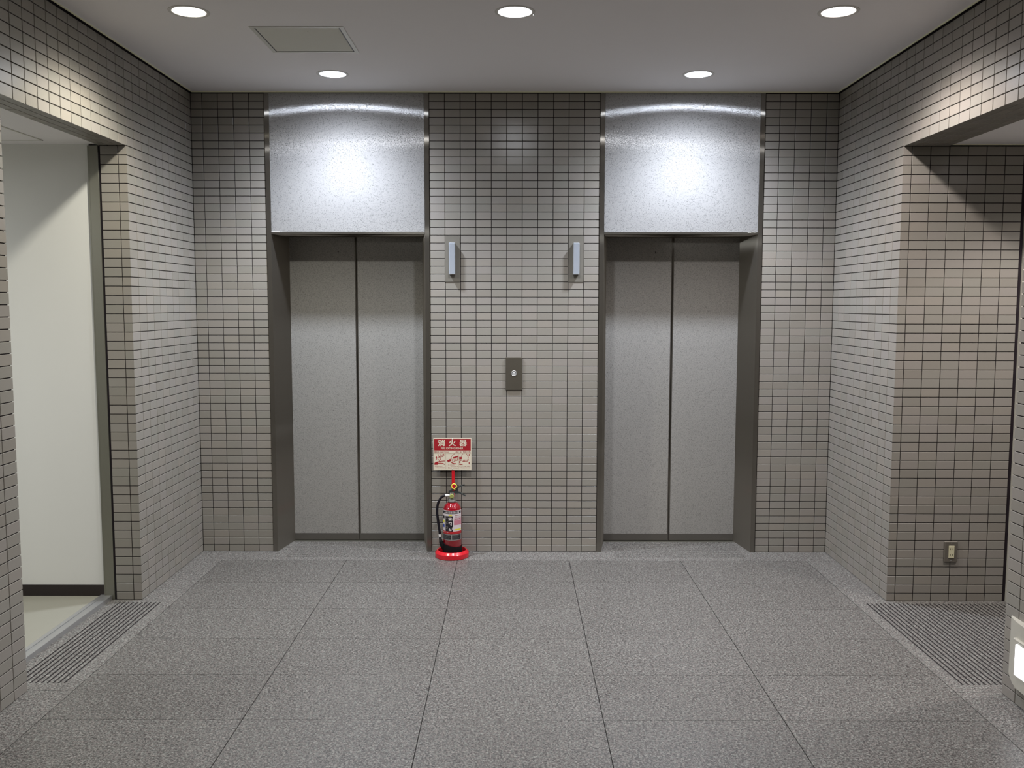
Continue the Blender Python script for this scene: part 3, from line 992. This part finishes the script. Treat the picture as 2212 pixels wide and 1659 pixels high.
m = MB(); label_rect(m, 338, 842, 168, 735, 0.0004, 28)
lb = m.build('label', M['label_white'], t, True)
m = MB()
label_rect(m, 348, 832, 185, 258, 0.0007, 28)
m.build('black_field', M['label_black'], lb, True)
m = MB(); label_rect(m, 415, 628, 318, 735, 0.0007, 12)
m.build('black_field', M['label_black'], lb, True)
m = MB()
label_text(m, 'ABC粉末消火器', 385, 795, 192, 250, 0.01)
m.build('title_print', M['label_white'], lb); m = MB()


def label_print(*a):
    m_ = MB(); label_text(m_, *a); m_.build('white_print', M['label_white'], lb)


def label_stroke(mb_, pts, wpx, lift=0.0010):
    fine = []
    for (p, q) in zip(pts[:-1], pts[1:]):
        n = max(1, int(abs(q[0] - p[0]) / 12))
        fine += [(p[0] + (q[0] - p[0]) * k / n, p[1] + (q[1] - p[1]) * k / n) for k in range(n)]
    fine.append(pts[-1])
    for (p, q) in zip(fine[:-1], fine[1:]):
        dx, dy = q[0] - p[0], q[1] - p[1]; L = math.hypot(dx, dy) or 1
        nx, ny = -dy / L * wpx / 2, dx / L * wpx / 2
        mb_.quad([LW(p[0] + nx, p[1] + ny, lift), LW(q[0] + nx, q[1] + ny, lift), LW(q[0] - nx, q[1] - ny, lift), LW(p[0] - nx, p[1] - ny, lift)])


# three white operating pictures: hand on the ring, hose, lever
for dx_ in (-1.0, -0.55, -0.1, 0.35, 0.8):
    label_stroke(m, [(545, 420), (550 + 55 * dx_, 352 + 18 * abs(dx_))], 13)
label_stroke(m, [(500, 425), (612, 418)], 26); label_stroke(m, [(520, 400), (600, 372)], 14)
m.build('operating_picture', M['label_white'], lb); m = MB()
label_stroke(m, [(505, 510), (545, 492), (585, 478)], 22); label_stroke(m, [(582, 480), (574, 582)], 26); label_stroke(m, [(520, 525), (560, 540)], 12)
m.build('operating_picture', M['label_white'], lb); m = MB()
label_stroke(m, [(508, 705), (540, 668), (548, 720)], 28); label_stroke(m, [(560, 715), (600, 690), (612, 620)], 13); label_stroke(m, [(510, 640), (535, 655)], 12)
m.build('operating_picture', M['label_white'], lb); m = MB()
label_print('安全栓を抜く', 425, 482, 332, 350, 0.0)
label_print('ピンを上に', 425, 480, 372, 386, 0.0)
label_print('ホースを外す', 425, 484, 470, 488, 0.0)
label_print('火元に向ける', 425, 482, 510, 526, 0.0)
label_print('レバーを握る', 425, 484, 610, 628, 0.0)
label_print('手前から掃く', 425, 484, 652, 668, 0.0)
m = MB(); label_rect(m, 664, 832, 575, 672, 0.0008, 8); m.build('white_sticker', M['label_white'], lb)
m = MB(); label_rect(m, 505, 600, 288, 312, 0.0008, 6); m.build('yellow_mark', M['label_yellow'], lb)
m = MB(); label_rect(m, 664, 832, 672, 708, 0.0009, 8); m.build('yellow_sticker', M['label_yellow'], lb)
m = MB(); label_rect(m, 344, 386, 440, 515, 0.0008, 4); m.build('yellow_mark', M['label_yellow'], lb)
m = MB(); label_rect(m, 344, 386, 560, 640, 0.0008, 4); m.build('blue_print', M['label_blue'], lb)
m = MB(); label_rect(m, 344, 386, 320, 395, 0.0008, 4); m.build('dark_print', M['label_black'], lb)
m = MB(); label_rect(m, 655, 838, 440, 565, 0.0007, 8); m.build('pink_field', M['label_pink'], lb)
m = MB(); label_rect(m, 655, 838, 370, 440, 0.0007, 8); m.build('pink_field', mat('label_light_pink', (0.56, 0.36, 0.39), 0.4), lb)
m = MB()
label_text(m, '使用方法', 680, 820, 290, 315, 0.004)
label_text(m, '普通火災・油火災', 675, 830, 335, 362, 0.0)
label_text(m, '電気火災に適応', 675, 830, 385, 415, 0.0)
m.build('red_print', M['red_ink'], lb)
m = MB(); label_rect(m, 338, 842, 735, 805, 0.0006, 28)
m.build('red_band', mat('red_band', (0.42, 0.02, 0.025), 0.35), lb, True)
m = MB(); label_text(m, '安全栓・加圧', 352, 495, 748, 775, 0.004)
m.build('band_print', M['label_white'], lb)
m = MB(); label_rect(m, 338, 842, 820, 985, 0.0005, 28)
sl = m.build('data_plate', M['label_silver'], lb, True)
m = MB(); label_rect(m, 350, 570, 835, 965, 0.0008, 14)
m.build('data_field', M['label_black'], lb, True)
m = MB(); label_rect(m, 600, 828, 835, 965, 0.0008, 14)
m.build('data_field', M['label_black'], lb, True)
m = MB()
for i, s in enumerate(('総質量 5.4kg 薬剤質量 3.0kg', '放射時間 約15秒', '放射距離 3-6m', '使用温度 -30-+40℃', '能力単位 A-3 B-7 C')):
    label_text(m, s, 362, 556 - 20 * (i % 2), 842 + 24 * i, 858 + 24 * i, 0.0, 0.0014)
    label_text(m, s[::1], 612, 816 - 30 * (i % 3), 842 + 24 * i, 858 + 24 * i, 0.0, 0.0014)
m.build('data_print', mat('label_print_grey', (0.22, 0.22, 0.21), 0.5), lb)

# ------------------------------------------------------------------ outlet on the right return
t = thing('power_outlet', 'double power outlet with cream face and taupe plate low on the tiles', 'outlet', (2.425, -1.0, 0.2835))
m = MB(); m.box(2.389, 2.462, -1.009, -1.0, 0.2255, 0.3425, 0, 0.003)
m.build('cover_plate', M['outlet_plate'], t, True, 30)
m = MB(); m.box(2.4115, 2.4425, -1.012, -1.009, 0.249, 0.319, 0, 0.0008)
sf = m.build('socket_face', M['socket'], t)
for zz in (0.301, 0.267):
    for xx in (2.4205, 2.4335):
        m = MB(); m.box(xx - 0.0016, xx + 0.0016, -1.0123, -1.0118, zz - 0.0042, zz + 0.0042)
        m.build('slot', M['slot'], sf)
for zz in (0.333, 0.2345):
    m = MB(); m.lathe([(0.0025, -1.0105), (0.0025, -1.009)], 2.4265, zz, 12, 0, 'y')
    m.build('screw', M['alu'], t)

# ------------------------------------------------------------------ floor-level light on the right wall
t = thing('floor_level_light', 'ivory night light with glowing white lens low on the right wall, at the picture edge', 'wall lamp', (2.08, -2.43, 0.23))
ys = [-2.255, -2.262, -2.285, -2.315, -2.355, -2.40, -2.43, -2.46, -2.505, -2.545, -2.575, -2.598, -2.605]
pr = [0.006, 0.010, 0.016, 0.022, 0.028, 0.031, 0.032, 0.031, 0.028, 0.022, 0.016, 0.010, 0.006]
zb = [0.121, 0.117, 0.104, 0.092, 0.088, 0.088, 0.088, 0.088, 0.088, 0.092, 0.104, 0.117, 0.121]
m = MB(); vs = []; fs = []
for y_, p_, b_ in zip(ys, pr, zb):
    vs += [(2.079, y_, b_), (2.08 - p_, y_, b_), (2.08 - p_, y_, 0.358), (2.079, y_, 0.360)]
for i in range(len(ys) - 1):
    for k in range(4):
        n = (k + 1) % 4
        fs.append((4 * i + k, 4 * i + n, 4 * i + 4 + n, 4 * i + 4 + k))
fs += [(0, 1, 2, 3), tuple(4 * (len(ys) - 1) + k for k in (3, 2, 1, 0))]
m.poly(vs, fs)
hs = m.build('housing', M['ivory'], t, True, 30)
m = MB(); m.box(2.040, 2.075, -2.53, -2.335, 0.283, 0.296, 0, 0.003)
m.build('visor', M['ivory'], hs, True, 30)
m = MB(); m.box(2.045, 2.070, -2.522, -2.343, 0.142, 0.272, 0, 0.003)
m.build('lit_lens', M['night'], t)
m = MB(); m.lathe([(0.006, 0.0), (0.006, 0.001)], 0, 0, 14, 0, 'y')
o = m.build('screw_cap', M['outlet_plate'], hs)
o.rotation_euler = (0, 0, math.pi / 2); o.location = Vector((2.0615, -2.302, 0.253)) - parent_origin(t)
m = MB(); m.box(2.058, 2.078, -2.352, -2.325, 0.078, 0.092, 0, 0.002)
m.build('foot', M['ivory'], hs)

# ------------------------------------------------------------------ white side room on the left
RF = 0.020; RC = 2.503
mb = MB()
mb.box(-5.2, -2.2865, -0.990, -0.88, 0, 2.7)
mb.box(-5.2, -2.232, -0.955, -0.88, 0, 2.7)
mb.box(-5.3, -5.2, -4.6, -0.88, 0, 2.7)
mb.box(-5.3, -2.23, -4.7, -4.6, 0, 2.7)
mb.box(-2.262, -2.2305, -4.6, -2.21, 0, 2.7)
struct(mb.build('wall_side_room', M['plaster']), 'white painted wall inside the left side room')
mb = MB()
ceil_cells(-5.2, -2.231, -4.6, -0.99, RC, [])
struct(mb.build('ceiling', M['ceiling']), 'white ceiling of the left side room')
mb = MB(); mb.box(-5.2, -2.300, -4.6, -0.985, -0.1, RF)
struct(mb.build('floor', M['vinyl']), 'beige vinyl floor of the left side room')
mb = MB(); mb.box(-5.2, -2.287, -0.998, -0.990, RF, RF + 0.062)
struct(mb.build('baseboard_left', M['skirting']), 'dark brown skirting in the left side room')
mb = MB()
mb.box(-2.300, -2.250, -2.205, -0.992, -0.004, 0.0245, 0, 0.001)
mb.box(-2.312, -2.290, -2.205, -0.992, 0.0245, 0.028, 0, 0.001)
struct(mb.build('trim_2', M['alu']), 'aluminium threshold of the left side room')
mb = MB()
mb.box(-2.2845, -2.2345, -1.000, -0.90, 0, HB, 0, 0.0012)
mb.box(-2.292, -2.2845, -0.9985, -0.93, 0, HB, 0, 0)
mb.box(-2.2845, -2.2345, -2.30, -2.20, 0, HB, 0, 0.0012)
struct(mb.build('trim_3', M['jamb_steel']), 'olive grey steel door frame of the left opening')
mb = MB(); mb.box(-2.2345, -2.2250, -0.994, -0.92, 0, HB)
struct(mb.build('trim_4', M['black']), 'black sealant joint beside the steel frame')
# unseen light panel, added to raise the ambient light of that room
t = thing('room_fill_panel', 'unseen white ceiling panel added to brighten the left side room', 'ceiling light', (-3.9, -2.7, RC))
m = MB(); m.box(-4.5, -3.3, -2.85, -2.55, RC - 0.05, RC - 0.0003, 0, 0.004)
m.build('fill_panel_body', M['white'], t, True, 30)
m = MB(); m.box(-4.48, -3.32, -2.83, -2.57, RC - 0.053, RC - 0.05)
m.build('lit_diffuser', emis('room_fill_diffuser', (0.95, 0.98, 1.0), 2.0), t)
ROOM_FILL.parent = t
ROOM_FILL.location = (0, 0, -0.056)
# ceiling hatch of that room
t = thing('access_hatch', 'white ceiling hatch seen through the left doorway', 'ceiling hatch', (-2.70, -1.33, RC))
x0, x1, y0, y1 = -2.94, -2.47, -1.56, -1.105
m = MB(); fw = 0.010
m.box(x0, x0 + fw, y0, y1, RC - 0.003, RC - 0.0003)
m.box(x1 - fw, x1, y0, y1, RC - 0.003, RC - 0.0003)
m.box(x0, x1, y0, y0 + fw, RC - 0.003, RC - 0.0003)
m.box(x0, x1, y1 - fw, y1, RC - 0.003, RC - 0.0003)
m.build('hatch_frame', M['hatch_frame'], t)
m = MB(); m.box(x0 + fw, x1 - fw, y0 + fw, y1 - fw, RC - 0.002, RC - 0.0003)
m.build('hatch_panel', M['ceiling'], t)

# ------------------------------------------------------------------ passage on the right
mb = MB()
mb.box(2.7665, 5.3, -1.0, -0.88, 0, 2.7)
mb.box(5.2, 5.3, -4.6, -0.88, 0, 2.7)
mb.box(2.325, 5.3, -4.7, -4.6, 0, 2.7)
mb.box(2.3255, 2.34, -4.6, -2.21, 0, 2.7)
struct(mb.build('wall_side_passage', M['plaster']), 'painted wall inside the right passage')
mb = MB()
ceil_cells(2.330, 5.2, -4.6, -1.006, 2.5025, [SIDE_LAMPS[0]])
mb.box(2.34, 5.2, -4.6, -0.9, 2.66, 2.68)
struct(mb.build('ceiling', M['ceiling']), 'painted ceiling of the right passage')
mb = MB(); mb.box(2.330, 5.2, -1.012, -1.006, 2.4995, 2.51)
struct(mb.build('trim_5', M['cream_trim']), 'thin cream bead at the passage ceiling')
mb = MB(); mb.box(2.7435, 2.7665, -1.012, -0.90, 0, 2.495, 0, 0.001)
struct(mb.build('trim_6', M['ivory']), 'cream frame edge at the end of the right return')
